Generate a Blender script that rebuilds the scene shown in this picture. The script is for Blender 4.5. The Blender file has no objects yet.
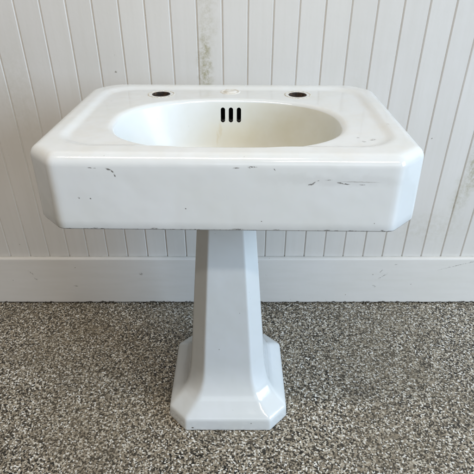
import bpy, bmesh, math, random
from mathutils import Vector, noise
random.seed(4)
S = bpy.context.scene
COL = S.collection
R = math.radians

# ------------------------------------------------------------------ node helpers
class NT:
    def __init__(s, name):
        s.m = bpy.data.materials.new(name); s.m.use_nodes = True
        s.t = s.m.node_tree; s.b = s.t.nodes['Principled BSDF']
    def n(s, typ, **kw):
        o = s.t.nodes.new(typ)
        for k, v in kw.items():
            if k.startswith('i_'):
                o.inputs[k[2:].replace('_', ' ')].default_value = v
            else: setattr(o, k, v)
        return o
    def l(s, a, b): s.t.links.new(a, b)
    def obj(s):
        if not hasattr(s, '_o'): s._o = s.n('ShaderNodeTexCoord').outputs['Object']
        return s._o
    def math(s, op, a, b=None, c=None, clamp=False):
        o = s.n('ShaderNodeMath', operation=op, use_clamp=clamp)
        for i, x in enumerate((a, b, c)):
            if x is None: continue
            if isinstance(x, (int, float)): o.inputs[i].default_value = x
            else: s.l(x, o.inputs[i])
        return o.outputs[0]
    def noise(s, scale, detail=3, rough=.55, vec=None, dist=0.):
        o = s.n('ShaderNodeTexNoise'); o.inputs['Scale'].default_value = scale
        o.inputs['Detail'].default_value = detail; o.inputs['Roughness'].default_value = rough
        o.inputs['Distortion'].default_value = dist
        s.l(vec if vec is not None else s.obj(), o.inputs['Vector']); return o
    def ramp(s, fac, stops, interp='LINEAR'):
        o = s.n('ShaderNodeValToRGB'); o.color_ramp.interpolation = interp
        e = o.color_ramp.elements
        while len(e) < len(stops): e.new(.5)
        for i, (p, c) in enumerate(stops):
            e[i].position = p
            e[i].color = (c, c, c, 1) if isinstance(c, (int, float)) else (*c, 1)
        s.l(fac, o.inputs[0]); return o.outputs[0]
    def mix(s, fac, a, b, mode='MIX'):
        o = s.n('ShaderNodeMix', data_type='RGBA', blend_type=mode)
        for inp, x in ((o.inputs[0], fac), (o.inputs[6], a), (o.inputs[7], b)):
            if isinstance(x, (int, float)): inp.default_value = x if inp == o.inputs[0] else (x, x, x, 1)
            elif isinstance(x, tuple): inp.default_value = (*x, 1)
            else: s.l(x, inp)
        return o.outputs[2]
    def spot(s, vec, c, rot, size, soft=.15):
        """irregular elongated mark: 1 inside, 0 outside"""
        mp = s.n('ShaderNodeMapping', vector_type='TEXTURE')
        mp.inputs['Location'].default_value = c
        mp.inputs['Rotation'].default_value = rot
        mp.inputs['Scale'].default_value = size
        s.l(vec, mp.inputs[0])
        ln = s.n('ShaderNodeVectorMath', operation='LENGTH'); s.l(mp.outputs[0], ln.inputs[0])
        r = s.n('ShaderNodeMapRange', interpolation_type='SMOOTHSTEP')
        s.l(ln.outputs['Value'], r.inputs[0])
        r.inputs[1].default_value = 1 + soft; r.inputs[2].default_value = 1 - soft
        r.inputs[3].default_value = 0; r.inputs[4].default_value = 1
        return r.outputs[0]
    def warp(s, scale, amt, vec=None):
        vec = vec if vec is not None else s.obj()
        nz = s.noise(scale, 3, .7, vec)
        a = s.n('ShaderNodeVectorMath', operation='SUBTRACT'); s.l(nz.outputs['Color'], a.inputs[0]); a.inputs[1].default_value = (.5, .5, .5)
        b = s.n('ShaderNodeVectorMath', operation='SCALE'); s.l(a.outputs[0], b.inputs[0]); b.inputs['Scale'].default_value = amt
        c = s.n('ShaderNodeVectorMath', operation='ADD'); s.l(vec, c.inputs[0]); s.l(b.outputs[0], c.inputs[1])
        return c.outputs[0]
    def bump(s, h, strength, dist, prev=None):
        o = s.n('ShaderNodeBump'); o.inputs['Strength'].default_value = strength; o.inputs['Distance'].default_value = dist
        s.l(h, o.inputs['Height'])
        if prev is not None: s.l(prev, o.inputs['Normal'])
        return o.outputs[0]
    def allmax(s, outs):
        r = outs[0]
        for x in outs[1:]: r = s.math('MAXIMUM', r, x)
        return r

# ------------------------------------------------------------------ materials
ENAMEL = (.765, .80, .82)
def enamel(name, bowl=False, apron=False, base=ENAMEL):
    k = NT(name); P = k.b.inputs
    n1 = k.noise(6, 4, .6)
    col = k.mix(k.ramp(n1.outputs['Fac'], [(.35, 0), (.7, 1)]), base, tuple(c * .955 * w for c, w in zip(base, (1, 1, .97))))
    # very fine specks of dirt
    v = k.n('ShaderNodeTexVoronoi'); v.inputs['Scale'].default_value = 55; k.l(k.obj(), v.inputs['Vector'])
    spk = k.math('LESS_THAN', v.outputs['Distance'], .035)
    gate = k.math('GREATER_THAN', k.noise(9, 2).outputs['Fac'], .56)
    spk = k.math('MULTIPLY', spk, gate)
    col = k.mix(k.math('MULTIPLY', spk, .6), col, (.18, .16, .13))
    if not apron and not bowl:
        sp = k.n('ShaderNodeSeparateXYZ'); k.l(k.obj(), sp.inputs[0])
        e = k.math('SUBTRACT', sp.outputs['Z'], k.math('MULTIPLY', k.ramp(k.noise(60, 4, .75).outputs['Fac'], [(.4, 0), (.8, 1)]), .009))
        g = k.n('ShaderNodeMapRange'); k.l(e, g.inputs[0]); g.inputs[1].default_value = .0035; g.inputs[2].default_value = -.001
        col = k.mix(k.math('MULTIPLY', g.outputs[0], .8), col, (.12, .10, .08))
        nick = k.allmax([k.spot(k.warp(200, .002), c, (0, 0, 0), (a, .01, b), .4) for c, a, b in
                         (((-.09, -.16, .012), .003, .002), ((.06, -.16, .028), .0016, .0014), ((.118, -.125, .03), .002, .0018), ((-.02, -.088, .22), .0012, .0011), ((.03, -.078, .33), .001, .001))])
        col = k.mix(nick, col, (.12, .11, .10))
    rough = k.ramp(k.noise(14, 5, .65).outputs['Fac'], [(.3, .10), (.75, .2)]) if not bowl else k.ramp(k.noise(14, 5, .65).outputs['Fac'], [(.3, .34), (.75, .44)])
    if apron:
        w = k.warp(200, .0022)
        marks = []
        for (c, rot, size) in CHIPS:
            marks.append(k.spot(w, (c[0], APF, c[1]), (0, rot, 0), (size[0] * .8, .012, size[1] * .8), .5))
        chip = k.allmax(marks)
        # breaks it up
        chip = k.math('MULTIPLY', chip, k.ramp(k.noise(420, 2).outputs['Fac'], [(.38, .25), (.5, 1)]))
        # unglazed worn bottom lip
        sep = k.n('ShaderNodeSeparateXYZ'); k.l(k.obj(), sep.inputs[0])
        e = k.math('ADD', sep.outputs['Z'], k.math('MULTIPLY', k.ramp(k.noise(70, 4, .75).outputs['Fac'], [(.50, 0), (.85, 1)]), -.0035))
        lip = k.n('ShaderNodeMapRange'); k.l(e, lip.inputs[0])
        lip.inputs[1].default_value = ZB + .0030; lip.inputs[2].default_value = ZB + .0014
        chip = k.math('MAXIMUM', chip, lip.outputs[0])
        # rubbed grey haze on front, long faint scratch
        sc = k.math('MULTIPLY', k.spot(w, (.212, APF, .7462), (0, .02, 0), (.030, .012, .0008), .5), .6)
        rub = k.math('MULTIPLY', k.spot(k.warp(40, .03), (.18, APF, .748), (0, 0, 0), (.10, .03, .008), .7), .12)
        col = k.mix(k.math('MAXIMUM', sc, rub), col, (.33, .32, .31))
        # small marks on the deck
        dm = k.allmax([k.spot(w, (x, y, ZR - .003), (0, 0, r), (a, b, .02), .35) for (x, y, r, a, b) in DECKMARKS])
        dm = k.math('MULTIPLY', dm, k.ramp(k.noise(300, 2).outputs['Fac'], [(.42, 0), (.55, .75)]))
        chip = k.math('MAXIMUM', chip, dm)
        # yellowed, softly soiled band round the deck recess
        so = k.math('MULTIPLY', k.ramp(k.noise(18, 5, .7).outputs['Fac'], [(.45, 0), (.75, .35)]),
                    k.math('GREATER_THAN', sep.outputs['Z'], ZR - .008))
        col = k.mix(so, col, (.70, .67, .59))
        col = k.mix(k.math('MULTIPLY', chip, .9), col, (.085, .075, .066))
        rough = k.mix(chip, rough, .7)
    if bowl:
        w = k.warp(12, .06)
        y1 = k.spot(w, (.12, .06, ZR - .08), (0, 0, 0), (.17, .15, .11), .75)  # yellow stain, widened with painted shade on the right inner wall
        y1 = k.math('MULTIPLY', y1, k.ramp(k.noise(7, 5, .65).outputs['Fac'], [(.25, .55), (.7, 1)]))
        col = k.mix(k.math('MULTIPLY', y1, .9), col, (.56, .54, .42))
        w2 = k.warp(70, .012)
        d1 = k.allmax([k.spot(w2, (x, .14, z), (0, 0, 0), (a, .1, b), .7) for x, z, a, b in
                       ((-.024, ZR - .070, .003, .016), (-.030, ZR - .085, .0025, .012))])
        col = k.mix(k.math('MULTIPLY', d1, .30), col, (.52, .40, .19))
        d2 = k.spot(k.warp(30, .03), (-.005, .135, ZR - .085), (0, 0, 0), (.06, .1, .03), .8)
        col = k.mix(k.math('MULTIPLY', d2, .3), col, (.68, .60, .38))
    k.l(col, P['Base Color']); k.l(rough, P['Roughness'])
    P['Specular IOR Level'].default_value = .55
    P['Coat Weight'].default_value = .1 if bowl else .35; P['Coat Roughness'].default_value = .12 if bowl else .04
    b = k.bump(k.noise(16, 2, .5).outputs['Fac'], .5, .003)
    b = k.bump(k.noise(160, 2, .5).outputs['Fac'], .10, .0004, b)
    k.l(b, P['Normal'])
    return k.m

ZR = .787            # rim height
ZB = .6545            # apron bottom
APF = -.2245         # local y of apron front
CHIPS = [  # (x,z), angle, (half length, half height)
    ((-.1835, .7645), .35, (.0052, .0017)), ((-.1775, .7605), .9, (.0040, .0014)), ((-.1745, .7540), 1.2, (.0032, .0014)), ((-.2125, .7668), .1, (.0042, .0009)), ((-.205, .7660), 0, (.0022, .0008)),
    ((-.2382, .7145), 0, (.0018, .0016)), ((-.2196, .7131), 0, (.0017, .0014)), ((-.0650, .6962), 0, (.0015, .0016)),
    ((.0180, .7682), -.1, (.0058, .0011)), ((.0440, .7702), .05, (.0075, .0011)), ((.0380, .7690), .4, (.003, .0008)), ((.078, .766), .9, (.003, .0008)),
    ((.1365, .7412), -.2, (.0052, .0017)), ((.1410, .7436), -.75, (.0038, .0012)), ((.1475, .7475), -.3, (.0022, .0007)),
    ((.1640, .7490), .0, (.0060, .0006)), ((.1830, .7440), .22, (.0065, .0016)), ((.1900, .7428), .1, (.0085, .0013)), ((.2180, .7415), 0, (.0060, .0006)),
    ((-.290, .700), .9, (.004, .0006)), ((.06, .674), .2, (.0012, .001)), ((.247, .672), .2, (.0010, .001)),
    ((-.12, .6585), 0, (.007, .0012)), ((.02, .6585), 0, (.012, .0011)), ((.085, .658), 0, (.007, .0011)), ((-.22, .658), 0, (.006, .001)),
    ((.17, .658), 0, (.007, .0012)), ((.262, .659), 0, (.003, .001)),
]
DECKMARKS = [(.2325, -.1395, .3, .0032, .0030), (.2495, -.130, .5, .0060, .0030), (.226, -.121, .2, .0030, .0016), (-.262, -.165, .5, .004, .0018), (.292, -.06, .3, .0022, .0018), (-.255, .10, 0, .003, .002)]

M_basin = enamel('enamel_basin', apron=True)
M_bowl = enamel('enamel_bowl', bowl=True)
M_ped = enamel('enamel_pedestal', base=(.75, .795, .825))

def iron():
    k = NT('rusty_cast_iron'); P = k.b.inputs
    k.l(k.ramp(k.noise(120, 4, .7).outputs['Fac'], [(.38, (.010, .007, .005)), (.52, (.035, .021, .013)), (.66, (.14, .08, .042))]), P['Base Color'])
    P['Roughness'].default_value = .85
    k.l(k.bump(k.noise(300, 3).outputs['Fac'], .5, .0006), P['Normal'])
    return k.m
M_iron = iron()
M_slot = None
def putty():
    k = NT('old_putty'); P = k.b.inputs
    k.l(k.ramp(k.noise(220, 4, .75).outputs['Fac'], [(.36, (.30, .26, .18)), (.5, (.66, .63, .54)), (.64, (.80, .79, .74))]), P['Base Color'])
    P['Roughness'].default_value = .4
    k.l(k.bump(k.noise(350, 3).outputs['Fac'], .4, .0004), P['Normal'])
    return k.m
M_putty = putty()
def plug():
    k = NT('white_plug'); P = k.b.inputs
    k.l(k.ramp(k.noise(90, 4, .7).outputs['Fac'], [(.36, (.6, .57, .49)), (.52, (.79, .78, .74))]), P['Base Color'])
    P['Roughness'].default_value = .2
    return k.m
M_plug = plug()

def paint(name, base, panel=True):
    k = NT(name); P = k.b.inputs
    n = k.noise(2.2, 5, .6)
    col = k.mix(k.ramp(n.outputs['Fac'], [(.35, 0), (.7, 1)]), base, tuple(c * w for c, w in zip(base, (.95, .95, .93))))
    # per-board tone
    if panel:
        sep = k.n('ShaderNodeSeparateXYZ'); k.l(k.obj(), sep.inputs[0])
        idx = k.math('FLOOR', k.math('DIVIDE', k.math('SUBTRACT', sep.outputs['X'], GX0), GS))
        wn = k.n('ShaderNodeTexWhiteNoise', noise_dimensions='1D'); k.l(idx, wn.inputs['W'])
        col = k.mix(k.math('MULTIPLY', wn.outputs['Value'], .14), col, tuple(c * .75 for c in base))
        # smudges and stains, each where it stands
        w = k.warp(26, .045); acc = []
        for (x, z, a, b, s_) in WALLSTAINS:
            acc.append(k.math('MULTIPLY', k.spot(w, (x, 0, z), (0, 0, 0), (a, .3, b), .8), s_))
        st = k.math('MULTIPLY', k.allmax(acc), k.ramp(k.noise(60, 6, .8).outputs['Fac'], [(.40, .08), (.62, 1)]))
        col = k.mix(st, col, (.34, .31, .17))
    # faint vertical roller streaks / drips
    mp = k.n('ShaderNodeMapping'); mp.inputs['Scale'].default_value = (1, 1, .06) if panel else (.12, 1, 1); k.l(k.obj(), mp.inputs[0])
    stv = k.ramp(k.noise(55, 4, .65, mp.outputs[0]).outputs['Fac'], [(.40, 0), (.72, .22)])
    col = k.mix(stv, col, tuple(c * w for c, w in zip(base, (.80, .79, .74))))
    # specks and scuffs
    v = k.n('ShaderNodeTexVoronoi'); v.inputs['Scale'].default_value = 24 if panel else 30; k.l(k.warp(60, .012), v.inputs['Vector'])
    spk = k.math('MULTIPLY', k.math('LESS_THAN', v.outputs['Distance'], .055), k.math('GREATER_THAN', k.noise(5, 2).outputs['Fac'], .54))
    col = k.mix(k.math('MULTIPLY', spk, .65), col, (.2, .18, .14))
    if not panel:
        w = k.warp(90, .012)
        sc = k.allmax([k.spot(w, (x, -.018, z), (0, r, 0), (a, .1, b), .5) for x, z, r, a, b in SCUFFS])
        sc = k.math('MULTIPLY', sc, k.ramp(k.noise(160, 3).outputs['Fac'], [(.42, .1), (.55, .6)]))
        col = k.mix(sc, col, (.22, .21, .18))
        sep = k.n('ShaderNodeSeparateXYZ'); k.l(k.obj(), sep.inputs[0])
        e = k.math('ADD', sep.outputs['Z'], k.math('MULTIPLY', k.ramp(k.noise(40, 4, .75).outputs['Fac'], [(.5, 0), (.85, 1)]), -.010))
        lip = k.n('ShaderNodeMapRange'); k.l(e, lip.inputs[0]); lip.inputs[1].default_value = .0075; lip.inputs[2].default_value = .004
        col = k.mix(lip.outputs[0], col, (.07, .06, .05))
    k.l(col, P['Base Color'])
    k.l(k.ramp(k.noise(20, 3).outputs['Fac'], [(.3, .32), (.7, .48)]), P['Roughness'])
    b = k.bump(k.noise(110, 3, .6).outputs['Fac'], .25, .0008)
    k.l(b, P['Normal'])
    return k.m
GS = .0650; GX0 = -.5575
WALLSTAINS = [(-.083, .80, .015, .085, .95), (-.078, .92, .020, .12, .38), (.705, .50, .018, .09, .75), (.685, .40, .02, .07, .45), (.33, .72, .02, .08, .12),
              (-.60, .72, .05, .12, .15), (.62, .30, .10, .05, .22)]
SCUFFS = [(-.6936, .1298, .9, .011, .002), (-.6824, .105, .6, .006, .0026), (-.5519, .0749, 0, .009, .0018), (.4936, .1173, -.7, .015, .0018), (.4696, .0749, .3, .006, .0022), (.485, .137, -.9, .006, .0018), (.7427, .1626, -.3, .06, .0015), (.53, .165, 0, .005, .001), (-.3237, .1256, 0, .005, .0035), (.10, .12, .4, .005, .001)]
M_panel = paint('white_panel_paint', (.755, .74, .715))
M_board = paint('white_baseboard_paint', (.81, .795, .77), False)

def floor_mat():
    k = NT('chip_floor'); P = k.b.inputs
    w = k.warp(260, .0022)
    pal = [(.0, (.011, .010, .008)), (.22, (.055, .046, .035)), (.34, (.16, .135, .098)), (.48, (.275, .232, .168)), (.66, (.39, .34, .262)), (.80, (.60, .56, .47)), (.915, (.88, .87, .82))]
    def layer(scale, off):
        mp = k.n('ShaderNodeMapping'); mp.inputs['Location'].default_value = off; mp.inputs['Rotation'].default_value = (0, 0, off[0]); k.l(w, mp.inputs[0])
        v = k.n('ShaderNodeTexVoronoi', voronoi_dimensions='2D', distance='MANHATTAN'); v.inputs['Scale'].default_value = scale; k.l(mp.outputs[0], v.inputs['Vector'])
        s1 = k.n('ShaderNodeSeparateColor'); k.l(v.outputs['Color'], s1.inputs[0])
        return s1.outputs[0], s1.outputs[1], v.outputs['Distance']
    a, a2, ad = layer(290, (.3, .1, 0)); b, b2, bd = layer(195, (1.7, .9, 0))
    c1 = k.ramp(a, pal, 'CONSTANT'); c2 = k.ramp(b, pal, 'CONSTANT')
    top = k.math('MULTIPLY', k.math('GREATER_THAN', b2, .62), k.math('LESS_THAN', bd, .55))
    col = k.mix(top, c1, c2)
    # broad brown and dark patches: uneven light painted into the floor colour
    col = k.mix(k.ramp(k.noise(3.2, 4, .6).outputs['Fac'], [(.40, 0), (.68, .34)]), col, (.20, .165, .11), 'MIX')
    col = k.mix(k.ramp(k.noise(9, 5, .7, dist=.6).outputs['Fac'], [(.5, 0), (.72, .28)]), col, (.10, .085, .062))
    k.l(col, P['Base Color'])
    rr = k.ramp(a2, [(0, .22), (1, .5)]); k.l(rr, P['Roughness'])
    P['Specular IOR Level'].default_value = .5
    h = k.math('ADD', k.math('MULTIPLY', a2, .6), k.math('MULTIPLY', top, b2))
    k.l(k.bump(k.noise(90, 3).outputs['Fac'], .4, .001, k.bump(h, .5, .0007)), P['Normal'])
    return k.m
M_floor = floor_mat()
def plain(name, c, r=.8):
    k = NT(name); P = k.b.inputs
    k.l(k.ramp(k.noise(40, 3).outputs['Fac'], [(.3, tuple(x * .8 for x in c)), (.7, c)]), P['Base Color']); P['Roughness'].default_value = r
    return k.m
M_dark = plain('gap_shadow', (.03, .028, .025))  # shadow colour for the strip in the gap under the baseboard
M_slot = plain('dark_slot', (.010, .008, .007))  # near-black lining colour inside the overflow slots
M_caulk = plain('old_caulk', (.66, .65, .60), .5)

# ------------------------------------------------------------------ object helpers
def link(name, me, mats, parent=None):
    o = bpy.data.objects.new(name, me); COL.objects.link(o)
    for m in mats: me.materials.append(m)
    if parent: o.parent = parent
    return o
def tag(o, label, cat=None, group=None):
    o['label'] = label
    if cat: o['category'] = cat
    if group: o['group'] = group
def mesh(name, vs, fs, smooth=True):
    me = bpy.data.meshes.new(name); me.from_pydata(vs, [], fs); me.update()
    bm = bmesh.new(); bm.from_mesh(me); bmesh.ops.recalc_face_normals(bm, faces=bm.faces); bm.to_mesh(me); bm.free()
    for p in me.polygons: p.use_smooth = smooth
    return me

def octagon(hx, hy, c, r, n=10, rback=None):
    """chamfered rectangle with every corner rounded, as a dense outline"""
    pts = [(hx, -hy + c), (hx, hy - c), (hx - c, hy), (-hx + c, hy), (-hx, hy - c), (-hx, -hy + c), (-hx + c, -hy), (hx - c, -hy)]
    out = []
    for i in range(8):
        p0, p1, p2 = Vector(pts[i - 1]), Vector(pts[i]), Vector(pts[(i + 1) % 8])
        a, b = (p0 - p1).normalized(), (p2 - p1).normalized()
        rr = rback if (rback and p1.y > 0) else r
        d = min(rr * math.tan(R(22.5)), (p0 - p1).length * .495, (p2 - p1).length * .495)
        for q in range(n + 1):
            t = q / n
            out.append(tuple((p1 + a * d) * (1 - t) ** 2 + p1 * 2 * t * (1 - t) + (p1 + b * d) * t * t))
    return out
def radial(poly, angs):
    res = []
    m = len(poly)
    data = sorted((math.atan2(y, x) % (2 * math.pi), x, y) for x, y in poly)
    data = [(data[-1][0] - 2 * math.pi,) + data[-1][1:]] + data + [(data[0][0] + 2 * math.pi,) + data[0][1:]]
    j = 0
    for a in angs:
        while data[j + 1][0] < a: j += 1
        _, x1, y1 = data[j]; _, x2, y2 = data[j + 1]
        ca, sa = math.cos(a), math.sin(a); dx, dy = x2 - x1, y2 - y1
        den = ca * dy - sa * dx
        rr = math.hypot(x1, y1) if abs(den) < 1e-12 else (x1 * dy - y1 * dx) / den
        res.append((rr * ca, rr * sa))
    return res
def catmull(pts, n):
    out = []
    P = [pts[0]] + list(pts) + [pts[-1]]
    for i in range(1, len(P) - 2):
        for q in range(n):
            t = q / n
            out.append(tuple(.5 * ((2 * P[i][k]) + (-P[i - 1][k] + P[i + 1][k]) * t + (2 * P[i - 1][k] - 5 * P[i][k] + 4 * P[i + 1][k] - P[i + 2][k]) * t * t
                             + (-P[i - 1][k] + 3 * P[i][k] - 3 * P[i + 1][k] + P[i + 2][k]) * t ** 3) for k in range(len(P[i]))))
    out.append(tuple(P[-2])); return out
def sstep(a, b, x):
    t = max(0, min(1, (x - a) / (b - a))); return t * t * (3 - 2 * t)

def split(full, groups):
    """cut a finished mesh into named objects, keeping its smooth normals across the cut"""
    me = full.data
    nor = [tuple(c.vector) for c in me.corner_normals]
    res = []
    for name, faces, mats, parent in groups:
        vmap, vs, fs, ns, mi = {}, [], [], [], []
        for f in faces:
            p = me.polygons[f]; idx = []
            for li in p.loop_indices:
                v = me.loops[li].vertex_index
                if v not in vmap: vmap[v] = len(vs); vs.append(tuple(me.vertices[v].co))
                idx.append(vmap[v]); ns.append(nor[li])
            fs.append(idx); mi.append(p.material_index)
        m2 = bpy.data.meshes.new(name); m2.from_pydata(vs, [], fs); m2.update()
        for p, q in zip(m2.polygons, mi): p.use_smooth = True; p.material_index = q
        m2.normals_split_custom_set(ns)
        res.append(link(name, m2, mats, parent))
    bpy.data.objects.remove(full)
    return res

# ------------------------------------------------------------------ the sink
sink = bpy.data.objects.new('pedestal_sink', None); COL.objects.link(sink)
sink.location = (-.0150, .9065, 0); sink.rotation_euler = (0, 0, R(-1.1)); sink.empty_display_size = .2
tag(sink, 'white enamelled cast iron pedestal sink with small chips, standing in front of the grooved wall', 'pedestal sink')

N = 560
HX, HY, CH = .3262, .2335, .047
angs = [2 * math.pi * (i + .5) / N for i in range(N)]
def outline(inset, r=.022):
    return radial([(x, y + .0095) for x, y in octagon(HX - inset, HY - inset, CH - inset * .586, max(r - inset, .006), 14, .045)], angs)
BCX, BCY, BHX, BHY = -.0015, -.030, .2165, .149
def superell(hx, hy, e=2.35):
    out = []
    for i in range(1440):
        a = 2 * math.pi * i / 1440; c, s = math.cos(a), math.sin(a)
        out.append((BCX + hx * math.copysign(abs(c) ** (2 / e), c), BCY + hy * math.copysign(abs(s) ** (2 / e), s)))
    return out
bowl_o = radial(superell(BHX, BHY), angs)
def recess(x, y):
    hx, hy, r = .283, .187, .065; cy = .016
    qx, qy = abs(x) - hx + r, abs(y - cy) - hy + r
    d = math.hypot(max(qx, 0), max(qy, 0)) + min(max(qx, qy), 0) - r
    return -.0048 * sstep(.010, -.010, d)
rings = []; kinds = []
# bowl: centre outwards, (fraction of outline, depth)
prof = [(.06, -.1385), (.3, -.136), (.55, -.129), (.72, -.115), (.83, -.092), (.90, -.062), (.945, -.033), (.972, -.0135), (.99, -.0045), (1.02, -.0008), (1.05, 0)]
prof = catmull(prof, 4)
for f, z in prof:
    # away from the lip the plan becomes more elliptical and shifts a little to the back
    rings.append([(BCX + (x - BCX) * f, BCY + (y - BCY) * f, ZR + z + recess(x, y) * (1 if f > .9 else f / .9)) for x, y in bowl_o]); kinds.append('bowl')
last = rings[-1]
RO = .0195
inner = outline(RO)
ND = 22
for q in range(1, ND + 1):
    t = q / ND
    ring = []
    for i in range(N):
        x = last[i][0] * (1 - t) + inner[i][0] * t; y = last[i][1] * (1 - t) + inner[i][1] * t
        ring.append((x, y, ZR + recess(x, y)))
    rings.append(ring); kinds.append('deck')
for q in range(1, 9):
    a = math.pi / 2 * q / 8
    rings.append([(x, y, ZR - RO + RO * math.cos(a)) for x, y in outline(RO * (1 - math.sin(a)))]); kinds.append('deck')
for q in range(1, 9):
    t = q / 8; rings.append([(x, y, ZR - RO + (ZB + .004 - ZR + RO) * t) for x, y in outline(-.0022 * t)]); kinds.append('deck')
for ins, z in ((-.001, ZB + .0012), (.003, ZB), (.008, ZB), (.011, ZB + .001), (.012, ZB + .005), (.013, ZB + .05), (.014, ZR - .03), (.022, ZR - .019)):
    rings.append([(x, y, z) for x, y in outline(ins)]); kinds.append('under')
# underside of deck in to the bowl, then down the outside of the bowl
for f, dz in ((1.07, -.016), (1.035, -.03), (1.0, -.070), (.93, -.112), (.8, -.135), (.6, -.147), (.3, -.1505), (.06, -.151)):
    rings.append([(BCX + (x - BCX) * f, BCY + (y - BCY) * f, ZR + dz) for x, y in bowl_o]); kinds.append('under')
vs = [v for r in rings for v in r]; fs = []
nr = len(rings)
for a in range(nr - 1):
    for i in range(N):
        j = (i + 1) % N; fs.append((a * N + i, a * N + j, (a + 1) * N + j, (a + 1) * N + i))
# waste outlet: open tube joining inside and outside at the centre
for i in range(N):
    j = (i + 1) % N; fs.append((i, (nr - 1) * N + i, (nr - 1) * N + j, j))
full = link('basin_whole', mesh('basin_whole', vs, fs), [M_basin, M_iron])

def cyl(cx, cy, z0, z1, r, n=48, name='cut', mat=None):
    v = [(cx + r * math.cos(2 * math.pi * i / n), cy + r * math.sin(2 * math.pi * i / n), z) for z in (z0, z1) for i in range(n)]
    f = [(i, (i + 1) % n, n + (i + 1) % n, n + i) for i in range(n)] + [tuple(range(n)), tuple(range(n, 2 * n))]
    return v, f
HOLES = [(-.1580, .1575), (.1475, .1575)]
SLOTX = [-.0180, -.0005, .0170]; SZ0, SZ1, SW = ZR - .0525, ZR - .0215, .0048
cuts = [cyl(x, y, ZR - .05, ZR + .03, .0185) for x, y in HOLES]
def slot(cx, y0, y1, z0, z1, w, n=10):
    loop = [(cx + w * math.cos(a), z1 - w + w * math.sin(a)) for a in [math.pi * i / n for i in range(n + 1)]] + \
           [(cx + w * math.cos(a), z0 + w + w * math.sin(a)) for a in [math.pi + math.pi * i / n for i in range(n + 1)]]
    m = len(loop)
    v = [(x, y, z) for y in (y0, y1) for x, z in loop]
    f = [(i, (i + 1) % m, m + (i + 1) % m, m + i) for i in range(m)] + [tuple(range(m)), tuple(range(m, 2 * m))]
    return v, f
cuts += [slot(x, .085, .150, SZ0, SZ1, SW) for x in SLOTX]
for v, f in cuts:
    cm = mesh('cutter', v, f, False); co = link('cutter', cm, [M_iron])
    md = full.modifiers.new('b', 'BOOLEAN'); md.operation = 'DIFFERENCE'; md.object = co; md.solver = 'EXACT'
    if hasattr(md, 'material_mode'): md.material_mode = 'TRANSFER'
bpy.context.view_layer.update()
dg = bpy.context.evaluated_depsgraph_get()
ev = bpy.data.meshes.new_from_object(full.evaluated_get(dg))
mats_after = [m.name if m else '-' for m in ev.materials]
full.modifiers.clear(); full.data = ev
for o in [o for o in bpy.data.objects if o.name.startswith('cutter')]: bpy.data.objects.remove(o)
bm = bmesh.new(); bm.from_mesh(ev)
for e in bm.edges:
    if len(e.link_faces) == 2 and e.calc_face_angle(0) > R(42): e.smooth = False
bm.to_mesh(ev); bm.free()
print('basin polys', len(ev.polygons), mats_after)
inb, outb = [], []
def in_bowl(c):
    x, y = (c[0] - BCX) / (BHX * 1.0), (c[1] - BCY) / (BHY * 1.0)
    return (abs(x) ** 2.35 + abs(y) ** 2.35) < (.985 ** 2.35)
for p in ev.polygons:
    c = p.center
    (inb if (in_bowl(c) and c[2] > ZR - .1400 and p.normal[2] > -.2 and c[2] < ZR - .002) else outb).append(p.index)
basin, bowl = split(full, [('basin', outb, [M_basin, M_iron], sink), ('bowl', inb, [M_bowl, M_slot], None)])
bowl.parent = basin

# faucet holes: rusty sleeve edge and a worn ring of putty where the escutcheon sat
def ringmesh(cx, cy, prof, n=64, wob=0., seed=0):
    v, f = [], []
    for r, z in prof:
        for i in range(n):
            a = 2 * math.pi * i / n
            rr = r + (wob * noise.noise(Vector((math.cos(a) * 2 + seed, math.sin(a) * 2, seed))) if r > .021 else wob * .3 * noise.noise(Vector((math.cos(a) * 3 + seed, math.sin(a) * 3, 5))))
            v.append((cx + rr * math.cos(a), cy + rr * math.sin(a), z))
    for a in range(len(prof) - 1):
        for i in range(n):
            j = (i + 1) % n; f.append((a * n + i, a * n + j, (a + 1) * n + j, (a + 1) * n + i))
    return v, f
for q, (x, y) in enumerate(HOLES):
    zt = ZR - .0048
    v, f = ringmesh(x, y, [(.0300, zt - .0006), (.0298, zt + .0005), (.0288, zt + .0008), (.0275, zt + .0002), (.0262, zt - .0004)], wob=.002, seed=q * 3.1)
    n1 = len(f)
    v2, f2 = ringmesh(x, y, [(.0205, zt - .0004), (.0200, zt + .0006), (.0178, zt + .0009), (.0172, zt - .002), (.0168, zt - .018), (.0150, zt - .022), (.0148, zt - .06)], wob=.0014, seed=q + 9)
    b0 = len(v); v += v2; f += [tuple(b0 + i for i in t) for t in f2]
    me = mesh('faucet_hole', v, f)
    o = link('faucet_hole', me, [M_putty, M_iron], basin)
    for p in me.polygons: p.material_index = 0 if p.index < n1 else 1
# plugged middle hole
zt = ZR - .0048; cx, cy = -.0035, .180
v, f = ringmesh(cx, cy, [(.0005, zt + .0022), (.008, zt + .0024), (.0135, zt + .0018), (.0155, zt + .0002), (.0165, zt - .0002), (.0175, zt + .0010), (.0205, zt + .0013), (.0225, zt + .0006), (.0235, zt - .0006)], wob=.001, seed=2)
o = link('faucet_hole_plug', mesh('faucet_hole_plug', v, f), [M_plug], basin)
# overflow channel behind the three slots: dark pocket cast behind the bowl; one lining per slot
for x in SLOTX:
    loop = slot(x, 0, .001, SZ0 + .0008, SZ1 - .0008, SW - .0004)[0]
    m = len(loop) // 2
    front = [(a, .1165 - (b * 0), c) for a, b, c in loop[:m]]
    # tube that follows the leaning wall, closed at the back
    v = [(a, .120, c) for a, b, c in loop[:m]] + [(a, .146, c) for a, b, c in loop[:m]]
    f = [(i, (i + 1) % m, m + (i + 1) % m, m + i) for i in range(m)] + [tuple(range(m, 2 * m))]
    link('overflow_slot', mesh('overflow_slot', v, f, False), [M_slot], basin)
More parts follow.
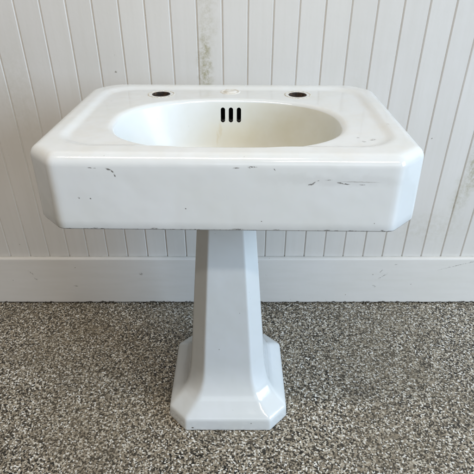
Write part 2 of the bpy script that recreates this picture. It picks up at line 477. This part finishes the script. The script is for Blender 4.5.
# waste outlet
v, f = ringmesh(BCX, BCY, [(.031, ZR - .1405), (.030, ZR - .1375), (.026, ZR - .1370), (.0225, ZR - .1395), (.021, ZR - .143), (.012, ZR - .150), (.001, ZR - .1502)])
link('drain', mesh('drain', v, f), [M_iron], basin)

# ------------------------------------------------------------------ pedestal
NP = 320
pang = [2 * math.pi * (i + .5) / NP for i in range(NP)]
# (half width, half depth, chamfer, corner radius, z)
pp = [(.1500, .1560, .0450, .006, .0), (.1535, .1590, .0455, .006, .0020), (.1545, .1600, .0455, .006, .006), (.1535, .1590, .0450, .007, .028), (.1525, .1580, .0450, .008, .037),
      (.1500, .1555, .0440, .012, .0420), (.1440, .1495, .0430, .016, .0478), (.1360, .1415, .0415, .020, .0545), (.1260, .1315, .040, .022, .0635), (.1160, .1210, .0385, .022, .0745), (.1065, .1105, .037, .02, .0920),
      (.0985, .1015, .036, .016, .1250), (.0935, .0960, .0345, .012, .1650), (.0870, .0895, .0325, .010, .25), (.0793, .083, .0305, .008, .35), (.0718, .0765, .0285, .008, .45), (.0642, .070, .0268, .008, .55), (.0572, .065, .0252, .008, .645)]
pp = catmull(pp, 4)
pr = []
for hx, hy, c, r, z in pp:
    pr.append([(x, y, z) for x, y in radial(octagon(hx, hy, c, r), pang)])
vs = [v for r in pr for v in r]; fs = []
for a in range(len(pr) - 1):
    for i in range(NP):
        j = (i + 1) % NP; fs.append((a * NP + i, a * NP + j, (a + 1) * NP + j, (a + 1) * NP + i))
vs.append((0, 0, 0)); c0 = len(vs) - 1
pf = link('pedestal_whole', mesh('pedestal_whole', vs, fs), [M_ped])
hi = [p.index for p in pf.data.polygons if p.center[2] > .15]; lo = [p.index for p in pf.data.polygons if p.center[2] <= .15]
ped, foot = split(pf, [('pedestal', hi, [M_ped], sink), ('pedestal_foot', lo, [M_ped], None)])
foot.parent = ped
ped.location = (-.0090, .026, 0); ped.rotation_euler = (0, 0, R(1.0))

# ------------------------------------------------------------------ wall
WY = 1.3005
wall = bpy.data.objects.new('panelled_wall', None); COL.objects.link(wall); wall.location = (0, WY, 0)
tag(wall, 'white painted wall of narrow grooved boards above a tall plain baseboard', 'wall')
W0, W1, WT = -34, 52, 2.4
xs = []
gw, gd = .0031, .0038
for i in range(W0, W1):
    g = GX0 + GS * i + random.uniform(-.0006, .0006)
    lean = random.uniform(-.0006, .0006)
    xs += [(g - gw, 0 + lean), (g - gw * .72, .0006 + lean), (g - gw * .25, gd), (g + gw * .25, gd), (g + gw * .72, .0006), (g + gw, 0)]
zs = [.150 + (WT - .150) * q / 40 for q in range(41)]
vs = []; fs = []
for z in zs:
    for x, y in xs: vs.append((x, y + .0007 * noise.noise(Vector((x * 2.5, z * 2.0, 3))), z))
m = len(xs)
for a in range(len(zs) - 1):
    for i in range(m - 1): fs.append((a * m + i, a * m + i + 1, (a + 1) * m + i + 1, (a + 1) * m + i))
b0 = len(vs)
# back of the panelling, so that it has thickness
x0, x1 = xs[0][0], xs[-1][0]
me = bpy.data.meshes.new('panelling'); 
vs += [(x0, .02, .150), (x1, .02, .150), (x1, .02, WT), (x0, .02, WT)]
fs += [(b0, b0 + 3, b0 + 2, b0 + 1)]
me.from_pydata(vs, [], fs); me.update()
link('panelling', me, [M_panel], wall)
# baseboard with eased top edge
def extrude_x(prof, x0, x1, n=160, wob=.0):
    v, f = [], []
    m = len(prof)
    for q in range(n + 1):
        x = x0 + (x1 - x0) * q / n
        for k_, (y, z) in enumerate(prof):
            v.append((x, y + wob * noise.noise(Vector((x * 3, 0, 7))), z + (wob * 1.2 * noise.noise(Vector((x * 5, k_ * .01, 1))) if z < .02 else wob * .5 * noise.noise(Vector((x * 2, 0, 4))))))
    for q in range(n):
        for k_ in range(m):
            l = (k_ + 1) % m; f.append((q * m + k_, q * m + l, (q + 1) * m + l, (q + 1) * m + k_))
    f += [tuple(range(m)), tuple(range(n * m, n * m + m))]
    return v, f
BB = .0145
v, f = extrude_x([(-BB, .005), (-BB, .182), (-BB + .0008, .1846), (-BB + .003, .1862), (-BB + .006, .1868), (-.0012, .1872), (-.0012, .005)], -2.2, 2.2, 260, .0016)
o = link('baseboard', mesh('baseboard', v, f, False), [M_board], wall)
# bead of caulk along the top of the baseboard, and dark strip painting in the shadow under the board
v, f = extrude_x([(-.0045, .1867), (-.0022, .1877), (-.0008, .1882), (-.0008, .186)], -2.2, 2.2, 260, .0006)
link('caulk_line', mesh('caulk_line', v, f, False), [M_caulk], wall)
v, f = extrude_x([(-BB + .007, .0005), (-BB + .007, .0062), (-.002, .0062), (-.002, .0005)], -2.2, 2.2, 40, 0)
link('bottom_gap_shade_strip', mesh('bottom_gap_shade_strip', v, f, False), [M_dark], wall)

# ------------------------------------------------------------------ floor
vs, fs = [], []
nx, ny = 40, 40
for j in range(ny + 1):
    for i in range(nx + 1):
        vs.append((-2.6 + 5.2 * i / nx, -2.4 + 3.8 * j / ny, 0))
for j in range(ny):
    for i in range(nx):
        a = j * (nx + 1) + i; fs.append((a, a + 1, a + nx + 2, a + nx + 1))
me = bpy.data.meshes.new('floor'); me.from_pydata(vs, [], fs)
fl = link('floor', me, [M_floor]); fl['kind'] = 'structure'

# ------------------------------------------------------------------ camera
cam = bpy.data.cameras.new('camera'); co = bpy.data.objects.new('camera', cam); COL.objects.link(co)
co.location = (0, 0, 1.06); co.rotation_euler = (R(90 - 31.5), 0, 0)
cam.sensor_width = 36; cam.lens = 36 * 470 / 474; cam.clip_start = .02; cam.clip_end = 100
S.camera = co

# ------------------------------------------------------------------ light
w = bpy.data.worlds.new('World'); S.world = w; w.use_nodes = True
bg = w.node_tree.nodes['Background']; bg.inputs[0].default_value = (.44, .335, .235, 1); bg.inputs[1].default_value = .30
def area(name, loc, target, size, power, col):
    l = bpy.data.lights.new(name, 'AREA'); l.shape = 'RECTANGLE'; l.size, l.size_y = size; l.energy = power; l.color = col
    o = bpy.data.objects.new(name, l); COL.objects.link(o); o.location = loc
    o.rotation_euler = (Vector(target) - Vector(loc)).to_track_quat('-Z', 'Y').to_euler(); return o
area('open_door_light', (3.3, -.8, 1.75), (0, .9, .4), (1.9, 1.9), 136, (.62, .80, 1.0))
area('front_light', (.9, -2.6, 1.9), (0, 1.0, .2), (3.0, 1.2), 13, (.84, .92, 1.0))
area('ceiling_tube_light', (-.35, .15, 2.5), (-.35, .15, 0), (1.25, .12), 20, (1.0, .92, .82))
area('ceiling_tube_light', (.8, -.9, 2.5), (.8, -.9, 0), (1.25, .12), 20, (1.0, .92, .82))
S.view_settings.view_transform = 'Standard'; S.view_settings.look = 'None'
S.view_settings.exposure = 0; S.view_settings.gamma = 1
S.cycles.max_bounces = 8
